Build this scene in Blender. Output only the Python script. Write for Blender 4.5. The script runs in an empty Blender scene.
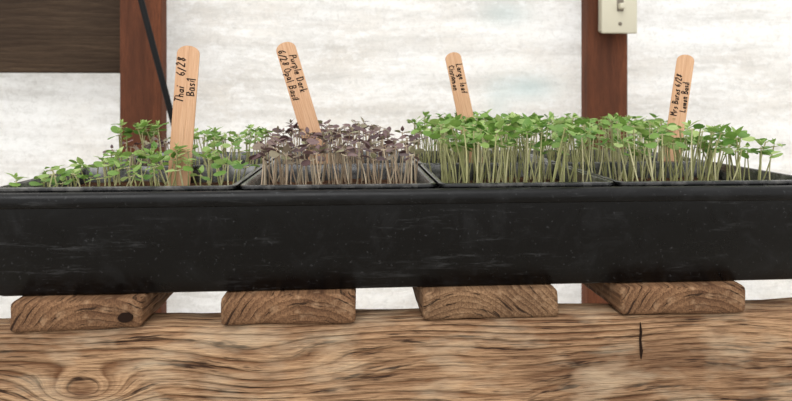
import bpy, bmesh, math, random
from mathutils import Vector, Matrix, noise
random.seed(11)
C=bpy.context
S=C.scene
S.view_settings.view_transform='Standard'
Z0=0.85            # top of the bench slats / tray bottom
CAMZ=Z0+0.1165

# ------------------------------------------------------------ node helpers
class NT:
    def __init__(s,name):
        s.m=bpy.data.materials.new(name); s.m.use_nodes=True
        s.t=s.m.node_tree; s.t.nodes.clear()
        s.out=s.t.nodes.new('ShaderNodeOutputMaterial')
    def n(s,typ,**kw):
        nd=s.t.nodes.new(typ)
        for k,v in kw.items(): setattr(nd,k,v)
        return nd
    def l(s,a,b): s.t.links.new(a,b)
    def inp(s,sock,v):
        if isinstance(v,bpy.types.NodeSocket): s.l(v,sock)
        else: sock.default_value=v
    def math(s,op,a,b=0.0,c=None,clamp=False):
        nd=s.n('ShaderNodeMath',operation=op); nd.use_clamp=clamp
        s.inp(nd.inputs[0],a); s.inp(nd.inputs[1],b)
        if c is not None: s.inp(nd.inputs[2],c)
        return nd.outputs[0]
    def comb(s,x,y,z):
        nd=s.n('ShaderNodeCombineXYZ')
        for i,v in enumerate((x,y,z)): s.inp(nd.inputs[i],v)
        return nd.outputs[0]
    def noise(s,vec,scale,detail=3,rough=.5,dist=0.0):
        nd=s.n('ShaderNodeTexNoise'); s.l(vec,nd.inputs['Vector'])
        nd.inputs['Scale'].default_value=scale; nd.inputs['Detail'].default_value=detail
        nd.inputs['Roughness'].default_value=rough; nd.inputs['Distortion'].default_value=dist
        return nd.outputs['Fac']
    def ramp(s,fac,stops,interp='LINEAR'):
        nd=s.n('ShaderNodeValToRGB'); s.l(fac,nd.inputs[0]); cr=nd.color_ramp; cr.interpolation=interp
        while len(cr.elements)<len(stops): cr.elements.new(.5)
        for e,(p,c) in zip(cr.elements,stops):
            e.position=p; e.color=(c,c,c,1) if isinstance(c,(int,float)) else (*c,1)
        return nd.outputs[0]
    def mix(s,fac,a,b,blend='MIX'):
        nd=s.n('ShaderNodeMix',data_type='RGBA',blend_type=blend)
        s.inp(nd.inputs[0],fac)
        for i,v in ((6,a),(7,b)):
            if isinstance(v,tuple): nd.inputs[i].default_value=(*v,1)
            else: s.l(v,nd.inputs[i])
        return nd.outputs[2]
    def bsdf(s,col,rough=.6,bumpH=None,bumpS=.3,bumpD=.001,spec=.5):
        b=s.n('ShaderNodeBsdfPrincipled')
        if isinstance(col,tuple): b.inputs['Base Color'].default_value=(*col,1)
        else: s.l(col,b.inputs['Base Color'])
        s.inp(b.inputs['Roughness'],rough); b.inputs['Specular IOR Level'].default_value=spec
        if bumpH is not None:
            bp=s.n('ShaderNodeBump'); bp.inputs['Strength'].default_value=bumpS; bp.inputs['Distance'].default_value=bumpD
            s.l(bumpH,bp.inputs['Height']); s.l(bp.outputs[0],b.inputs['Normal'])
        return b
    def done(s,sh): s.l(sh.outputs[0] if hasattr(sh,'outputs') else sh,s.out.inputs[0]); return s.m

def srgb(r,g,b):
    f=lambda c:((c/255+.055)/1.055)**2.4 if c/255>.04045 else c/255/12.92
    return (f(r),f(g),f(b))

# ------------------------------------------------------------ wood, rings run along an axis in true 3D
def wood(name,axis,light,mid,dark,period=.004,center=(0.01,-.03),warp=.012,rough=.75,contrast=1.0,longscale=3.0,cracks=0.0):
    t=NT(name); tc=t.n('ShaderNodeTexCoord'); sp=t.n('ShaderNodeSeparateXYZ'); t.l(tc.outputs['Object'],sp.inputs[0])
    o=[sp.outputs[i] for i in range(3)]
    L=o[axis]; A,B=[o[i] for i in range(3) if i!=axis]
    v=t.comb(t.math('MULTIPLY',L,longscale/20),A,B)
    n1=t.noise(v,22,3,.5); n2=t.noise(v,60,2,.5)
    a=t.math('ADD',A,-center[0]); b=t.math('ADD',B,-center[1])
    r=t.math('SQRT',t.math('ADD',t.math('MULTIPLY',a,a),t.math('MULTIPLY',b,b)))
    r=t.math('ADD',r,t.math('MULTIPLY',n1,warp)); r=t.math('ADD',r,t.math('MULTIPLY',n2,warp*.15))
    ph=t.math('FRACT',t.math('DIVIDE',r,period))
    fib=t.noise(t.comb(t.math('MULTIPLY',L,.04),A,B),900,3,.65)
    ring=t.ramp(ph,[(0,.15),(.12,.0),(.72,.75),(.93,1),(1,.15)])
    md=t.ramp(t.noise(v,50,2,.5),[(.3,.4),(.65,1)])
    ring=t.math('MULTIPLY',ring,md)
    col=t.mix(t.math('MULTIPLY',ring,.85*contrast,clamp=True),light,mid)
    big=t.noise(v,14,3,.6)
    col=t.mix(t.ramp(big,[(.38,0),(.7,.75)]),col,dark)
    col=t.mix(t.ramp(fib,[(.35,.65),(.6,0)]),col,dark)
    h=t.math('ADD',t.math('MULTIPLY',ring,-.6),fib)
    if cracks>0:
        # thin radial / ring shakes
        ck=t.noise(t.comb(t.math('MULTIPLY',L,.15),t.math('MULTIPLY',A,.30),t.math('MULTIPLY',r,3.0)),230,2,.6)
        cm=t.ramp(ck,[(.31,1),(.37,0)]); 
        col=t.mix(t.math('MULTIPLY',cm,cracks),col,srgb(38,25,18)); h=t.math('ADD',h,t.math('MULTIPLY',cm,-2.0))
        pt=t.noise(tc.outputs['Object'],120,3,.6); col=t.mix(t.ramp(pt,[(.55,0),(.75,.55)]),col,srgb(180,148,116))
    return t.done(t.bsdf(col,rough,h,.8,.0011,.15))

# front beam: flat sawn face, wavy grain lines flowing round knots
KN=[(-.160,Z0-.056,.022,.030,.013),(.43,Z0-.05,.03,.03,.015),(-.05,Z0-.045,.010,.05,.02),(.10,Z0-.075,.014,.07,.02),(-.6,Z0-.06,.03,.04,.02),(.23,Z0-.04,-.008,.06,.02)]
def beam_wood():
    t=NT('weathered_beam_wood'); tc=t.n('ShaderNodeTexCoord'); sp=t.n('ShaderNodeSeparateXYZ'); t.l(tc.outputs['Object'],sp.inputs[0])
    X,Y,Z=sp.outputs
    zz=t.math('ADD',Z,t.math('MULTIPLY',Y,.6))
    lo=t.noise(t.comb(t.math('MULTIPLY',X,.20),Y,zz),16,2,.45)
    lo2=t.noise(t.comb(t.math('MULTIPLY',X,.35),Y,zz),42,3,.55)
    c=t.math('ADD',zz,t.math('MULTIPLY',lo,.038)); c=t.math('ADD',c,t.math('MULTIPLY',lo2,.006))
    km=None
    for (kx,kz,amp,sx,sz) in KN:
        dx=t.math('DIVIDE',t.math('ADD',X,-kx),sx); dz=t.math('DIVIDE',t.math('ADD',Z,-kz),sz)
        q=t.math('ADD',t.math('MULTIPLY',dx,dx),t.math('MULTIPLY',dz,dz))
        e=t.math('POWER',2.718,t.math('MULTIPLY',q,-1.0))
        c=t.math('ADD',c,t.math('MULTIPLY',e,amp))
        k=t.math('POWER',2.718,t.math('MULTIPLY',q,-14.0)) if amp>.02 else None
        if k is not None: km=k if km is None else t.math('MAXIMUM',km,k)
    fr=t.math('FRACT',t.math('DIVIDE',c,.0047))
    ring=t.ramp(fr,[(0,.25),(.12,0),(.5,.3),(.86,1),(1,.25)])
    md=t.ramp(t.noise(t.comb(t.math('MULTIPLY',X,.3),Y,zz),45,3,.6),[(.32,.2),(.60,1)])
    ring=t.math('MULTIPLY',ring,md)
    fr2=t.math('FRACT',t.math('DIVIDE',c,.00145)); r2=t.ramp(fr2,[(0,0),(.7,1),(1,0)])
    fib=t.noise(t.comb(t.math('MULTIPLY',X,.05),Y,Z),1000,3,.7)
    fib2=t.noise(t.comb(t.math('MULTIPLY',X,.06),Y,c),400,3,.7)
    big=t.noise(t.comb(t.math('MULTIPLY',X,.35),Y,Z),24,3,.6)
    col=t.mix(ring,srgb(192,156,120),srgb(108,73,48))
    col=t.mix(t.math('MULTIPLY',r2,.28),col,srgb(106,73,50))
    col=t.mix(t.ramp(big,[(.42,0),(.66,.68)]),col,srgb(92,62,43))
    col=t.mix(t.ramp(fib,[(.35,.7),(.55,0)]),col,srgb(80,54,38))
    col=t.mix(t.ramp(fib2,[(.34,.95),(.44,0)]),col,srgb(48,32,24))
    gy=t.noise(t.comb(t.math('MULTIPLY',X,.4),Y,Z),60,3,.6)
    col=t.mix(t.ramp(gy,[(.48,0),(.72,.5)]),col,srgb(200,180,152))
    col=t.mix(t.math('MULTIPLY',km,.6,clamp=True),col,srgb(92,60,42))
    h=t.math('ADD',t.math('MULTIPLY',ring,-1.0),t.math('ADD',fib,t.ramp(fib2,[(.34,-1),(.44,0)])))
    return t.done(t.bsdf(col,.85,h,.9,.0014,.12))
M_beam=beam_wood()
M_slat=wood('weathered_slat_wood',1,srgb(156,118,86),srgb(92,62,43),srgb(64,43,30),.0040,(.012,-.034),.012,.85,1.1,3,.85)
M_slat2=wood('weathered_slat_wood_b',1,srgb(160,126,94),srgb(98,69,47),srgb(70,49,35),.0031,(-.02,-.05),.014,.85,1.1,3,.85)
M_post=wood('stained_post_wood',2,srgb(122,72,48),srgb(94,56,38),srgb(62,38,28),.012,(.0,-.05),.03,.7,.9)
M_plank=wood('dark_plank_wood',0,srgb(86,70,55),srgb(62,48,37),srgb(44,34,27),.012,(.03,.3),.05,.8,1)
M_leg=wood('bench_leg_wood',2,srgb(160,124,94),srgb(110,78,54),srgb(84,58,42),.008,(.0,-.05),.02,.8,.9)
M_stick=wood('label_birch_wood',2,srgb(222,182,148),srgb(210,166,130),srgb(196,150,114),.004,(.02,.1),.01,.7,.7)

def plastic():
    t=NT('black_plastic'); tc=t.n('ShaderNodeTexCoord'); ob=tc.outputs['Object']
    n=t.noise(ob,14,4,.6); mp=t.n('ShaderNodeMapping'); mp.inputs['Rotation'].default_value=(0,.7,0); mp.inputs['Scale'].default_value=(16,50,160); t.l(ob,mp.inputs[0])
    scr=t.noise(mp.outputs[0],1.0,5,.8); sp=t.noise(ob,450,2,.6); sm=t.noise(ob,38,5,.75,.8)
    f=t.math('MULTIPLY',t.ramp(scr,[(.57,0),(.69,1)]),t.ramp(n,[(.42,0),(.58,1)]))
    f=t.math('ADD',f,t.ramp(sp,[(.66,0),(.73,.7)])); f=t.math('ADD',f,t.ramp(sm,[(.52,0),(.78,.25)]))
    col=t.mix(t.math('MULTIPLY',f,.17,clamp=True),srgb(6,6,7),srgb(130,132,135))
    ro=t.ramp(sm,[(.3,.22),(.7,.48)])
    return t.done(t.bsdf(col,ro,t.math('ADD',n,t.math('MULTIPLY',sm,.15)),.35,.002,.24))
M_pl=plastic()
t=NT('cell_pack_plastic'); tc=t.n('ShaderNodeTexCoord'); n=t.noise(tc.outputs['Object'],120,3,.6)
M_pack=t.done(t.bsdf(t.mix(t.ramp(n,[(.45,0),(.7,.6)]),srgb(20,21,22),srgb(112,110,106)),.26,n,.2,.0006,.8))
t=NT('potting_soil'); tc=t.n('ShaderNodeTexCoord'); n=t.noise(tc.outputs['Object'],260,4,.7); n2=t.noise(tc.outputs['Object'],700,2,.6)
c=t.mix(t.ramp(n,[(.35,0),(.68,1)]),srgb(38,26,20),srgb(98,66,44)); c=t.mix(t.ramp(n2,[(.68,0),(.74,.8)]),c,srgb(190,176,150))
M_soil=t.done(t.bsdf(c,.95,n,.9,.003,.1))
t=NT('label_ink'); M_ink=t.done(t.bsdf(srgb(20,18,22),.6,spec=.1))
t=NT('switch_plastic'); M_sw=t.done(t.bsdf(srgb(200,195,174),.4))
t=NT('screw_metal'); b=t.bsdf(srgb(120,112,100),.35); b.inputs['Metallic'].default_value=.8; M_scr=t.done(b)
t=NT('hose_rubber'); M_hose=t.done(t.bsdf(srgb(10,10,11),.55,spec=.2))
t=NT('dark_crack'); M_crack=t.done(t.bsdf(srgb(34,22,16),.95,spec=.1))

def leaf(name,c1,c2,c3,trans,rough=.45):
    t=NT(name); at=t.n('ShaderNodeAttribute',attribute_name='tint'); tc=t.n('ShaderNodeTexCoord')
    n=t.noise(tc.outputs['Object'],500,2,.5)
    f=at.outputs['Fac']
    col=t.mix(t.ramp(f,[(0,0),(.6,1)]),c1,c2); col=t.mix(t.ramp(f,[(.6,0),(1,1)]),col,c3)
    col=t.mix(t.ramp(n,[(.4,0),(.7,.25)]),col,c1)
    b=t.bsdf(col,rough,n,.2,.0006,.35)
    tr=t.n('ShaderNodeBsdfTranslucent'); t.l(col,tr.inputs[0])
    mx=t.n('ShaderNodeMixShader'); mx.inputs[0].default_value=trans; t.l(b.outputs[0],mx.inputs[1]); t.l(tr.outputs[0],mx.inputs[2])
    return t.done(mx)
M_green=leaf('basil_leaf_green',srgb(86,126,54),srgb(130,164,80),srgb(180,200,128),.35)
M_purp=leaf('basil_leaf_purple',srgb(78,56,60),srgb(122,98,96),srgb(146,144,110),.22)
M_stg=leaf('basil_stem_green',srgb(150,152,98),srgb(190,188,138),srgb(214,208,170),.2)
M_stp=leaf('basil_stem_pale',srgb(164,140,116),srgb(198,180,154),srgb(214,202,176),.25)

# ------------------------------------------------------------ mesh helpers
def newobj(name,bm,mats,smooth=False,parent=None,loc=None):
    me=bpy.data.meshes.new(name)
    if loc is not None: bmesh.ops.translate(bm,verts=bm.verts,vec=-Vector(loc))
    bm.to_mesh(me); bm.free()
    for m in mats: me.materials.append(m)
    if smooth:
        for p in me.polygons: p.use_smooth=True
    o=bpy.data.objects.new(name,me); C.collection.objects.link(o)
    if loc is not None: o.location=loc
    if parent: o.parent=parent
    return o
def empty(name,loc=(0,0,0)):
    e=bpy.data.objects.new(name,None); e.location=loc; e.empty_display_size=.05; C.collection.objects.link(e); return e
def box(name,x0,x1,y0,y1,z0,z1,mat,bev=.002,parent=None,rough=0,step=None,seg=2,seed=0):
    bm=bmesh.new(); bmesh.ops.create_cube(bm,size=1)
    for v in bm.verts: v.co=Vector((x0+(v.co.x+.5)*(x1-x0),y0+(v.co.y+.5)*(y1-y0),z0+(v.co.z+.5)*(z1-z0)))
    if bev: bmesh.ops.bevel(bm,geom=bm.edges[:],offset=bev,segments=seg,affect='EDGES',profile=.6)
    if step:
        for ax,(a,b) in enumerate(((x0,x1),(y0,y1),(z0,z1))):
            k=int((b-a)/step)
            for i in range(1,k):
                co=[0,0,0]; co[ax]=a+(b-a)*i/k; no=[0,0,0]; no[ax]=1
                bmesh.ops.bisect_plane(bm,geom=bm.verts[:]+bm.edges[:]+bm.faces[:],plane_co=co,plane_no=no)
        for v in bm.verts:
            p=v.co*25+Vector((seed,seed*2,0)); d=noise.noise_vector(p)*rough+noise.noise_vector(v.co*90+Vector((seed,0,0)))*rough*.5
            v.co+=d
    c=((x0+x1)/2,(y0+y1)/2,(z0+z1)/2) if parent is None else None
    return newobj(name,bm,[mat],True,parent,c)

# ------------------------------------------------------------ room
t=NT('gravel_ground'); tc=t.n('ShaderNodeTexCoord'); n=t.noise(tc.outputs['Object'],60,4,.7)
M_gr=t.done(t.bsdf(t.mix(n,srgb(120,112,100),srgb(190,184,172)),.95,n,.6,.01,.2))
bm=bmesh.new(); bmesh.ops.create_grid(bm,x_segments=2,y_segments=2,size=3); newobj('floor',bm,[M_gr])

t=NT('greenhouse_film'); tc=t.n('ShaderNodeTexCoord'); sp=t.n('ShaderNodeSeparateXYZ'); t.l(tc.outputs['Object'],sp.inputs[0]); X,Y,Z=sp.outputs
wz=t.math('ADD',Z,t.math('MULTIPLY',t.noise(tc.outputs['Object'],5,2,.5),.05))
hz=t.noise(t.comb(t.math('MULTIPLY',X,.16),Y,wz),16,4,.6)
hz2=t.noise(t.comb(t.math('MULTIPLY',X,.12),Y,wz),55,3,.6)
cl=t.noise(tc.outputs['Object'],3.2,4,.6); fi=t.noise(tc.outputs['Object'],80,5,.8,.8); fi2=t.noise(t.comb(t.math('MULTIPLY',X,.5),Y,Z),60,4,.75)
col=t.mix(t.ramp(hz,[(.35,0),(.6,1)]),srgb(220,217,212),srgb(250,250,248))  # horizontal bands: film highlights and shadow tones painted into the colour
col=t.mix(t.ramp(cl,[(.42,0),(.68,.5)]),col,srgb(238,231,220))
col=t.mix(t.ramp(hz2,[(.5,0),(.68,.4)]),col,srgb(206,204,199))
col=t.mix(t.ramp(fi,[(.48,0),(.68,.45)]),col,srgb(194,192,187))
col=t.mix(t.ramp(fi2,[(.5,0),(.66,.6)]),col,srgb(254,254,253))  # stretched highlights, painted as near-white streaks
for (bx,bz,sx,sz,am) in ((.40,CAMZ+.03,.07,.03,.65),(.345,CAMZ+.20,.06,.03,.45),(.33,CAMZ+.0,.03,.05,.35)):
    dx=t.math('DIVIDE',t.math('ADD',X,-bx),sx); dz=t.math('DIVIDE',t.math('ADD',Z,-bz),sz)
    e=t.math('POWER',2.718,t.math('MULTIPLY',t.math('ADD',t.math('MULTIPLY',dx,dx),t.math('MULTIPLY',dz,dz)),-1.))
    col=t.mix(t.math('MULTIPLY',e,am),col,srgb(192,212,212))
bs=t.bsdf(col,.5,t.math('ADD',t.math('ADD',fi,hz),hz2),.5,.008,.4); tr=t.n('ShaderNodeBsdfTranslucent'); t.l(col,tr.inputs[0])
mx=t.n('ShaderNodeMixShader'); mx.inputs[0].default_value=.5; t.l(bs.outputs[0],mx.inputs[1]); t.l(tr.outputs[0],mx.inputs[2]); M_film=t.done(mx)
bm=bmesh.new(); nx,nz=60,260; WX0,WX1,WH=-2.2,2.6,2.3
vs=[[None]*(nz+1) for _ in range(nx+1)]
for i in range(nx+1):
    for k in range(nz+1):
        x=WX0+(WX1-WX0)*i/nx; z=WH*k/nz
        y=1.36+.003*math.sin(z/.075*2*math.pi)+.012*noise.noise(Vector((x*1.5,z*3,0)))
        vs[i][k]=bm.verts.new((x,y,z))
for i in range(nx):
    for k in range(nz): bm.faces.new((vs[i][k],vs[i+1][k],vs[i+1][k+1],vs[i][k+1]))
newobj('wall_back',bm,[M_film],True)

box('wooden_post',-.473,-.391,1.25,1.288,0,2.3,M_post,.002)
box('wooden_post',.498,.586,1.25,1.288,0,2.3,M_post,.002)
box('wooden_post',-1.66,-1.57,1.25,1.288,0,2.3,M_post,.002)
box('wooden_plank',-1.64,-.42,1.2880,1.318,CAMZ+.058,CAMZ+.34,M_plank,.003)

# hose hanging in front of the post
def tube(name,pts,r,mat,parent=None):
    cu=bpy.data.curves.new(name,'CURVE'); cu.dimensions='3D'; cu.bevel_depth=r; cu.bevel_resolution=3; cu.use_fill_caps=True
    s=cu.splines.new('NURBS'); s.points.add(len(pts)-1); s.use_endpoint_u=True; s.order_u=3
    for p,q in zip(s.points,pts): p.co=(*q,1)
    cu.materials.append(mat); o=bpy.data.objects.new(name,cu); C.collection.objects.link(o); return o
tube('irrigation_hose',[(-.55,1.2,CAMZ+.74),(-.404,1.17,CAMZ+.19),(-.345,1.17,CAMZ-.034),(-.33,1.19,CAMZ-.12),(-.42,1.22,CAMZ-.25),(-.43,1.235,CAMZ-.5),(-.43,1.235,.0)],.0058,M_hose)

# light switch on right post
sw=empty('light_switch',(.553,1.24,CAMZ+.195))
def part(name,x0,x1,y0,y1,z0,z1,mat,bev,par):
    o=box(name,x0,x1,y0,y1,z0,z1,mat,bev); o.parent=par; o.location=o.location-par.location; return o
zc=CAMZ+.200
part('switch_box',.520,.588,1.222,1.2505,zc-.055,zc+.055,M_sw,.004,sw)
part('face_plate',.515,.591,1.216,1.2225,zc-.060,zc+.060,M_sw,.003,sw)
part('toggle_surround',.547,.561,1.2145,1.217,zc-.014,zc+.014,M_scr,.001,sw)
part('toggle',.549,.559,1.203,1.216,zc-.010,zc+.002,M_sw,.002,sw)
for i,dz in enumerate((-.040,.040)):
    bm=bmesh.new(); bmesh.ops.create_cone(bm,cap_ends=True,segments=16,radius1=.0042,radius2=.003,depth=.002,matrix=Matrix.Rotation(math.pi/2,4,'X'))
    o=newobj('screw_%d'%i,bm,[M_scr]); o.parent=sw; o.location=(.554-.553,1.2152-1.24,dz+.005)

# ------------------------------------------------------------ bench
bench=empty('slatted_wooden_bench')
SB=Z0-.018
box('front_beam',-1.05,1.17,.364,.390,SB-.14,SB,M_beam,.003,bench,.0012,.012,2,3)
box('back_beam',-1.05,1.17,.77,.796,SB-.09,SB,M_beam,.003,bench)
for i,(a,b) in enumerate(((-.98,.37),(1.02,.37),(-.98,.712),(1.02,.712))):
    box('leg_%d'%i,a,a+.085,b+.02,b+.058+.0,0,SB,M_leg,.003,bench)
xs=[(-.199,-.124),(-.079,0.001),(.0415,.1265),(.1655,.2470),(-.74,-.66),(-.86,-.78),(-.98,-.90),(.70,.78),(.84,.92),(.98,1.06)]
for i,(a,b) in enumerate(xs):
    o=box('slat_%d'%i,a,b,.361+random.uniform(0,.002),.80,SB+.0002,Z0-.0002,(M_slat if i in(0,3) or i%2 else M_slat2),.0035,None,.0011,.007 if i<4 else .05,3,i*7+1)
    for v in o.data.vertices:
        v.co.z=max(min(v.co.z,.0089),-.0089)
    o.parent=bench
def blob(name,cx,cz,y,pts,par,dep=.003):
    bm=bmesh.new(); vv=[bm.verts.new((cx+p[0],y,cz+p[1])) for p in pts]; bm.faces.new(vv)
    r=bmesh.ops.extrude_face_region(bm,geom=bm.faces[:]); bmesh.ops.translate(bm,verts=[v for v in r['geom'] if isinstance(v,bmesh.types.BMVert)],vec=(0,dep,0))
    return newobj(name,bm,[M_crack],False,par)
blob('crack',.179,SB-.016,.3626,[(-.0006,.012),(.0004,.006),(-.0002,.001),(.0008,-.006),(-.0002,-.011),(-.0007,-.007),(-.0011,.001),(-.0008,.007)],bench)
def ell(rx,rz,seed,n=14): return [(math.cos(2*math.pi*i/n)*rx*(1+.25*noise.noise(Vector((i*.9,seed,0)))),math.sin(2*math.pi*i/n)*rz*(1+.25*noise.noise(Vector((i*.9,seed,3))))) for i in range(n)]
blob('knot_hole',-.1335,Z0-.0105,.3604,ell(.0042,.0028,1),bench,.004)

# ------------------------------------------------------------ tray
TX0,TX1,TY0,TY1=-.225,.315,.36,.628
def rr(x0,x1,y0,y1,r,n=6):
    pts=[]
    for cx,cy,a0 in ((x1-r,y1-r,0),(x0+r,y1-r,90),(x0+r,y0+r,180),(x1-r,y0+r,270)):
        for i in range(n+1):
            a=math.radians(a0+90*i/n); pts.append((cx+r*math.cos(a),cy+r*math.sin(a)))
    return pts
def rect_shell(name,x0,x1,y0,y1,prof,r,mat,wob=0,caps=(True,True),parent=None,mx=26,my=13):
    bm=bmesh.new(); out=[]
    for ins,z in prof:
        p=rr(x0+ins,x1-ins,y0+ins,y1-ins,max(r-ins*.5,.0015)); q=[]
        for i in range(len(p)):
            a=Vector(p[i]); b=Vector(p[(i+1)%len(p)])
            m=1
            if i%7==6: m=mx if (i//7)%2==0 else my
            for j in range(m): q.append(a+(b-a)*j/m)
        out.append([bm.verts.new((v.x,v.y+wob*noise.noise(Vector((v.x*6,z*8,v.y*3))),z+(wob*.6*noise.noise(Vector((v.x*5,3,v.y*3))) if z>Z0+.03 else 0))) for v in q])
    for a,b in zip(out,out[1:]):
        n=len(a)
        for i in range(n): bm.faces.new((a[i],a[(i+1)%n],b[(i+1)%n],b[i]))
    if caps[0]: bm.faces.new(out[0])
    if caps[1]: bm.faces.new(out[-1])
    bmesh.ops.recalc_face_normals(bm,faces=bm.faces[:])
    o=newobj(name,bm,[mat],True,parent)
    m=o.modifiers.new('b','EDGE_SPLIT'); m.split_angle=math.radians(50)
    return o
R=Z0+.0625
rect_shell('seedling_tray',TX0,TX1,TY0,TY1,[(.0125,Z0),(.0105,Z0+.0015),(.0100,Z0+.0065),(.0085,Z0+.0078),(.0060,R-.0095),(.0014,R-.0088),(.0004,R-.0080),(.0002,R-.0036),(.0008,R-.0018),(.0022,R-.0004),(.0034,R),(.0065,R),(.0078,R-.0008),(.0085,R-.004),(.0125,Z0+.004),(.0150,Z0+.0025)],.012,M_pl,.0012)

cols=[(-.2130,-.0720),(-.0700,.0515),(.0535,.1665),(.1685,.3040)]
rows=[(.3705,.4900),(.4920,.6165)]
PT=R+.0022
for ri,(y0,y1) in enumerate(rows):
    for ci,(x0,x1) in enumerate(cols):
        o=rect_shell('cell_pack',x0,x1,y0,y1,[(.0065,Z0+.006),(.0009,PT-.002),(.0,PT-.002),(.0,PT-.0005),(.0006,PT),(.0026,PT),(.0033,PT-.0006),(.0042,PT-.0132),(.0100,Z0+.008)],.006,M_pack,0,mx=4,my=4)
        bm=bmesh.new(); nx,ny=36,36
        g=[[bm.verts.new((x0+.0042+(x1-x0-.0084)*i/nx,y0+.0042+(y1-y0-.0084)*j/ny,R-.0105+.003*noise.noise(Vector((x0+i*.09,y0+j*.09,ci)))+.0016*noise.noise(Vector((i*.5,j*.5,ci+5))))) for j in range(ny+1)] for i in range(nx+1)]
        for i in range(nx):
            for j in range(ny): bm.faces.new((g[i][j],g[i+1][j],g[i+1][j+1],g[i][j+1]))
        newobj('soil',bm,[M_soil],True,o)

# ------------------------------------------------------------ seedlings
def build_seedlings(name,plants,mleaf,mstem,dens=1.0):
    V=[];F=[];MI=[];T=[]
    def quad_strip(rings,mi,tv,closed=True):
        b=len(V); n=len(rings[0])
        for r in rings:
            for p in r: V.append(p); T.append(tv)
        for i in range(len(rings)-1):
            for j in range(n if closed else n-1):
                F.append((b+i*n+j,b+i*n+(j+1)%n,b+(i+1)*n+(j+1)%n,b+(i+1)*n+j)); MI.append(mi)
    def add_leaf(o,az,el,L,W,cup,droop,tv,pointed,roll=0):
        d=Vector((math.cos(az)*math.cos(el),math.sin(az)*math.cos(el),math.sin(el)))
        s=Vector((-math.sin(az),math.cos(az),0)); s=Matrix.Rotation(roll,3,d)@s; n=s.cross(d)*-1
        if n.z<0 and abs(el)<1: n=-n
        rings=[]; nu=7; nv=4
        for i in range(nu+1):
            u=i/nu
            if pointed: w=W*(math.sin(math.pi*min(1,u**.8))**.8)*(1-.25*u)
            else: w=W*(max(0,1-(2*(.14+.86*u)-1.08)**2*.86)**.6)
            if i==nu: w*= .25 if pointed else .35
            if i==0: w=W*.10
            row=[]
            for j in range(nv+1):
                t_=(j/nv*2-1)
                notch=0 if pointed else -(1-abs(t_))*.08*L*(u>.8)
                p=o+d*(u*L+notch)+s*(t_*w*.5)+n*(cup*abs(t_)**1.6*w*.5-droop*L*u*u)
                row.append(p)
            rings.append(row)
        quad_strip(rings,0,tv,False)
    for (x,y,z,h,lx,ly,sc,kind) in plants:
        base=Vector((x,y,z-.002)); rad=random.uniform(.00044,.00068)*(.8+.2*sc)
        top=Vector((x+lx,y+ly,z+h)); mid=(base+top)/2+Vector((random.uniform(-.004,.004),random.uniform(-.004,.004),0))
        tv=random.random(); rings=[]
        for i in range(7):
            u=i/6; c=base*(1-u)**2+mid*2*u*(1-u)+top*u*u; rr_=rad*(1.1-.25*u)
            rings.append([c+Vector((math.cos(a)*rr_,math.sin(a)*rr_,0)) for a in (0,1.257,2.513,3.77,5.027)])
        quad_strip(rings,1,tv)
        az=random.uniform(0,math.pi)
        L=random.uniform(.0058,.0082)*sc
        for k in (0,1):
            a=az+math.pi*k+random.uniform(-.25,.25); el=random.uniform(-.35,.6)
            o=top+Vector((0,0,-.0008))
            pet=Vector((math.cos(a)*math.cos(el),math.sin(a)*math.cos(el),math.sin(el)))*.0022*sc
            sd=Vector((-math.sin(a),math.cos(a),0))*.00035; up=Vector((0,0,.00035))
            quad_strip([[o-sd,o+up,o+sd,o-up],[o+pet-sd,o+pet+up,o+pet+sd,o+pet-up]],1,tv)
            add_leaf(o+pet*.9,a,el,L,L*random.uniform(1.0,1.25),random.uniform(-.1,.25),random.uniform(0,.35),min(1,max(0,random.gauss(.5,.3))),False,random.uniform(-.6,.6))
        if kind>0:
            for k in (0,1):
                a=az+math.pi/2+math.pi*k+random.uniform(-.3,.3); el=random.uniform(.2,1.2)
                Lt=random.uniform(.005,.0092)*sc*kind
                add_leaf(top+Vector((0,0,.0006)),a,el,Lt,Lt*.62,.25,random.uniform(.1,.45),min(1,max(0,random.gauss(.6,.28))),True,random.uniform(-.3,.3))
            if kind>1.05:
                for k in (0,1):
                    add_leaf(top+Vector((0,0,.002)),az+math.pi*k,1.2,.004*sc,.0022*sc,.3,.1,.8,True)
    me=bpy.data.meshes.new(name); me.from_pydata([tuple(v) for v in V],[],F)
    me.materials.append(mleaf); me.materials.append(mstem)
    me.polygons.foreach_set('material_index',MI); me.polygons.foreach_set('use_smooth',[True]*len(F))
    at=me.attributes.new('tint','FLOAT','POINT'); at.data.foreach_set('value',T)
    o=bpy.data.objects.new(name,me); C.collection.objects.link(o); return o
SZ=R-.0105
def scatter(n,x0,x1,y0,y1,hf,mind,sc=1.0,kind=None,spread=.004,lo=.82):
    pts=[];tries=0
    while len(pts)<n and tries<n*60:
        tries+=1; x=random.uniform(x0,x1); y=random.uniform(y0,y1)
        if any((x-p[0])**2+(y-p[1])**2<mind**2 for p in pts): continue
        pts.append((x,y))
    out=[]
    for x,y in pts:
        h=hf(x,y)*random.uniform(lo,1.08)
        kd=kind if kind is not None else random.choice([0,0,.8,1,1.1])
        out.append((x,y,SZ,h,max(-.011,min(.011,random.gauss(0,spread))),random.gauss(-.001,spread*.6),sc*random.uniform(.8,1.12),kd))
    return out
e=.008
def rng(ci,ri): return (cols[ci][0]+e,cols[ci][1]-e,rows[ri][0]+e,rows[ri][1]-e)
x0,x1,y0,y1=rng(0,0)
build_seedlings('thai_basil_seedlings',scatter(34,x0,x1,y0,y0+.055,lambda x,y:.017+.008*(x-x0)/(x1-x0)+.05*(y-y0),.007,.90,None,.005,.65)+scatter(36,x0+.012,x1,y0+.058,y1,lambda x,y:.023+.006*(x-x0)/(x1-x0),.006,.92,None,.005,.72),M_green,M_stg)
x0,x1,y0,y1=rng(0,1)
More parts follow.
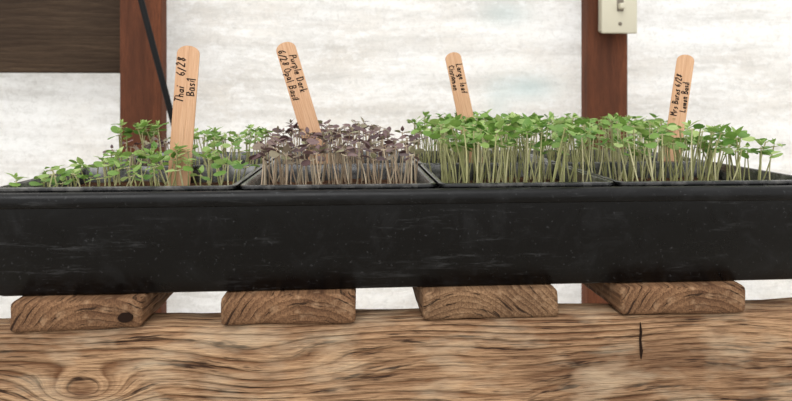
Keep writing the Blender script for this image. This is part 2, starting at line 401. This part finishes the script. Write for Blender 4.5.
pl=scatter(42,x1-.062,x1,y0,y1,lambda x,y:.034,.006,.95)+scatter(10,x0+.012,x0+.052,y0,y0+.03,lambda x,y:.040,.008,1.15,1.1,.006)
build_seedlings('thai_basil_seedlings',pl,M_green,M_stg)
build_seedlings('purple_basil_seedlings',scatter(14,x0,x0+.045,y0,y1-.03,lambda x,y:.026,.008,.9),M_purp,M_stp)
x0,x1,y0,y1=rng(1,0)
build_seedlings('purple_basil_seedlings',scatter(92,x0,x1,y0,y1,lambda x,y:.034+.05*(y-y0),.0066,.92,None,.005,.74),M_purp,M_stp)
x0,x1,y0,y1=rng(1,1)
build_seedlings('purple_basil_seedlings',scatter(56,x0,x1-.02,y0,y1,lambda x,y:.040,.007,.95,None,.004,.8),M_purp,M_stp)
x0,x1,y0,y1=rng(2,0)
build_seedlings('cinnamon_basil_seedlings',scatter(96,x0,x1,y0,y1,lambda x,y:.045+.02*(y-y0),.0062,1.04,None,.006,.74)+scatter(22,x0,x1,y0+.02,y1,lambda x,y:.033,.009,1.0,None,.006,.8),M_green,M_stg)
x0,x1,y0,y1=rng(2,1)
build_seedlings('cinnamon_basil_seedlings',scatter(82,x0-.0,x1,y0,y1,lambda x,y:.047,.0065,1.1,None,.005,.7),M_green,M_stg)
x0,x1,y0,y1=rng(3,0)
hf3=lambda x,y:.046-.024*max(0,(x-x0)/(x1-x0)-.45)
build_seedlings('lemon_basil_seedlings',scatter(80,x0,x1-.010,y0,y1,hf3,.0064,1.0,None,.006,.72)+scatter(26,x0,x1-.02,y0+.04,y1,lambda x,y:.032,.008,1.0,None,.006,.8),M_green,M_stg)
x0,x1,y0,y1=rng(3,1)
build_seedlings('lemon_basil_seedlings',scatter(88,x0,x1,y0,y1,lambda x,y:.045,.0065,1.06,None,.005,.72),M_green,M_stg)

# ------------------------------------------------------------ plant labels with hand lettering
G={'T':[[(0,1),(.6,.97)],[(.3,1),(.28,0)]],'h':[[(0,1),(0,0)],[(0,.4),(.2,.55),(.35,.4),(.35,0)]],
'a':[[(.38,.5),(.15,.55),(0,.3),(.1,.03),(.3,.1),(.38,.5),(.4,.0)]],'i':[[(0,.5),(0,0)],[(0,.7),(.02,.78)]],
'B':[[(0,0),(0,1),(.35,.95),(.4,.7),(.05,.52),(.45,.4),(.45,.1),(0,0)]],'s':[[(.32,.5),(.1,.53),(.03,.38),(.3,.2),(.25,.03),(0,.05)]],
'l':[[(0,1),(.02,0)]],'P':[[(0,0),(0,1),(.4,.92),(.42,.6),(.02,.48)]],'u':[[(0,.5),(.02,.1),(.2,0),(.35,.15),(.36,.5),(.38,0)]],
'r':[[(0,.5),(0,0)],[(0,.3),(.15,.5),(.3,.48)]],'p':[[(0,.5),(0,-.35)],[(0,.45),(.25,.5),(.35,.25),(.2,0),(0,.08)]],
'e':[[(.02,.27),(.35,.3),(.25,.53),(.05,.4),(.05,.1),(.2,0),(.36,.1)]],'D':[[(0,0),(0,1),(.4,.85),(.5,.4),(.3,.05),(0,0)]],
'k':[[(0,1),(0,0)],[(.3,.5),(.02,.22),(.33,0)]],'O':[[(.3,1),(.05,.8),(0,.35),(.2,0),(.45,.15),(.52,.6),(.3,1)]],
'L':[[(0,1),(0,0),(.45,.03)]],'g':[[(.36,.5),(.1,.52),(0,.25),(.15,.02),(.34,.15),(.36,.5),(.36,-.25),(.1,-.35)]],
'f':[[(.32,.95),(.15,.95),(.12,0)],[(0,.5),(.28,.5)]],'C':[[(.48,.85),(.25,1),(.02,.65),(.05,.2),(.25,0),(.5,.15)]],
'n':[[(0,.5),(0,0)],[(0,.35),(.2,.52),(.33,.4),(.34,0)]],'m':[[(0,.5),(0,0)],[(0,.38),(.15,.52),(.25,.35),(.25,0)],[(.25,.38),(.42,.52),(.5,.35),(.5,0)]],
'o':[[(.2,.52),(.02,.3),(.12,.0),(.33,.1),(.36,.4),(.2,.52)]],'M':[[(0,0),(.05,1),(.3,.4),(.55,1),(.6,0)]],
'6':[[(.3,1),(.05,.6),(.02,.2),(.2,0),(.4,.2),(.3,.45),(.05,.35)]],'/':[[(.35,1.05),(0,-.1)]],
'2':[[(0,.8),(.2,1),(.38,.75),(.0,.02),(.45,.03)]],'8':[[(.35,.9),(.1,.95),(.05,.7),(.38,.3),(.2,0),(.02,.2),(.33,.7),(.35,.9)]],
'4':[[(.05,1),(.0,.5),(.42,.5)],[(.36,1),(.36,0)]]}
def label(bot,top,y,width,rotz,lines,mode,tlen=.058,below=.03,cap=.0058):
    b=Vector((bot[0],y,bot[1])); tp=Vector((top[0],y,top[1])); Lv=(tp-b).normalized(); b=b-Lv*((b.z-(SZ-below*.5))/max(.2,Lv.z))
    H=(tp-b).length
    bm=bmesh.new(); r=width/2
    pts=[(-r*.9,0),(r*.9,0),(r,.004),(r,H-r*.75)]+[(r*math.cos(a),H-r*.75+r*.75*math.sin(a)) for a in [math.radians(d) for d in range(10,180,10)]]+[(-r,H-r*.75),(-r,.004)]
    vv=[bm.verts.new((p[0],-.0009,p[1])) for p in pts]; bm.faces.new(vv)
    q=bmesh.ops.extrude_face_region(bm,geom=bm.faces[:]); bmesh.ops.translate(bm,verts=[v for v in q['geom'] if isinstance(v,bmesh.types.BMVert)],vec=(0,.0018,0))
    bmesh.ops.recalc_face_normals(bm,faces=bm.faces[:])
    o=newobj('plant_label',bm,[M_stick])
    bm=bmesh.new()
    for li,(txt,start) in enumerate(lines):
        adv=start; drift=random.uniform(-.012,.012)
        voff=(r*.16 if li==0 else -r*.80)
        for ch in txt:
            if ch==' ': adv+=cap*.42; continue
            gl=G[ch]; wv=max(p[0] for s in gl for p in s); jit=random.uniform(-.0004,.0004)+drift*(adv-start); sk=random.uniform(0,.3); gs=random.uniform(.85,1.08)
            for s in gl:
                P=[]
                for (gx,gy) in s:
                    gx+=random.uniform(-.04,.04); gy+=random.uniform(-.04,.04)
                    tx=adv+(gx+sk*gy)*cap*.85; ty=voff+jit+gy*cap*gs
                    if mode=='up': P.append(Vector((-ty,0,H-(tlen-tx))))
                    else: P.append(Vector((ty,0,H-tx)))
                for a,c in zip(P,P[1:]):
                    d=(c-a)
                    if d.length<1e-6: continue
                    d.normalize(); nn=Vector((-d.z,0,d.x))*random.uniform(.00034,.00046); a2=a-d*.0002; c2=c+d*.0002
                    vs_=[bm.verts.new(v+Vector((0,-.00105,0))) for v in (a2-nn,c2-nn,c2+nn,a2+nn)]
                    bm.faces.new(vs_)
            adv+=(wv+.28)*cap*.85
    newobj('handwriting',bm,[M_ink],False,o)
    ang=math.atan2(Lv.x,Lv.z)
    o.matrix_world=Matrix.Translation(b)@Matrix.Rotation(ang,4,'Y')@Matrix.Rotation(rotz,4,'Z')
    return o
dz=CAMZ
label((-.1322,dz-.040),(-.1262,dz+.042),.47,.0168,0,[('Thai   6/28',.012),('Basil',.018)],'up',.056,cap=.0062)
label((-.0366,dz-.0273),(-.0593,dz+.0493),.515,.0168,0,[('Purple Dark',.012),('6/28 Opal Basil',.006)],'down',cap=.0060)
label((.1072,dz-.0255),(.0920,dz+.0452),.56,.0150,.0,[('Large leaf',.012),('Cinnamon',.012)],'down',cap=.0056)
label((.281,dz-.0196),(.290,dz+.040),.506,.0140,-.3,[('Mrs Burns 6/28',.006),('Lemon Basil',.010)],'up',.060,cap=.0048)

# ------------------------------------------------------------ light
w=bpy.data.worlds.new('overcast_sky'); S.world=w; w.use_nodes=True; nt=w.node_tree; nt.nodes.clear()
o_=nt.nodes.new('ShaderNodeOutputWorld'); bg=nt.nodes.new('ShaderNodeBackground'); bg.inputs[0].default_value=(1,.99,.975,1); bg.inputs[1].default_value=1.34; nt.links.new(bg.outputs[0],o_.inputs[0])
sl=bpy.data.lights.new('overcast_sun','SUN'); sl.energy=1.7; sl.angle=math.radians(45); so=bpy.data.objects.new('overcast_sun',sl); C.collection.objects.link(so); so.rotation_euler=(math.radians(35),math.radians(-12),0); so.location=(0,-1,3)

cam=bpy.data.cameras.new('camera'); co=bpy.data.objects.new('camera',cam); C.collection.objects.link(co)
co.location=(0,0,CAMZ); co.rotation_euler=(math.radians(90),0,math.radians(-4))
cam.sensor_width=36; cam.lens=600/792*36; cam.shift_y=-100/792; cam.clip_start=.01
cam.dof.use_dof=True; cam.dof.focus_distance=.42; cam.dof.aperture_fstop=16
S.camera=co
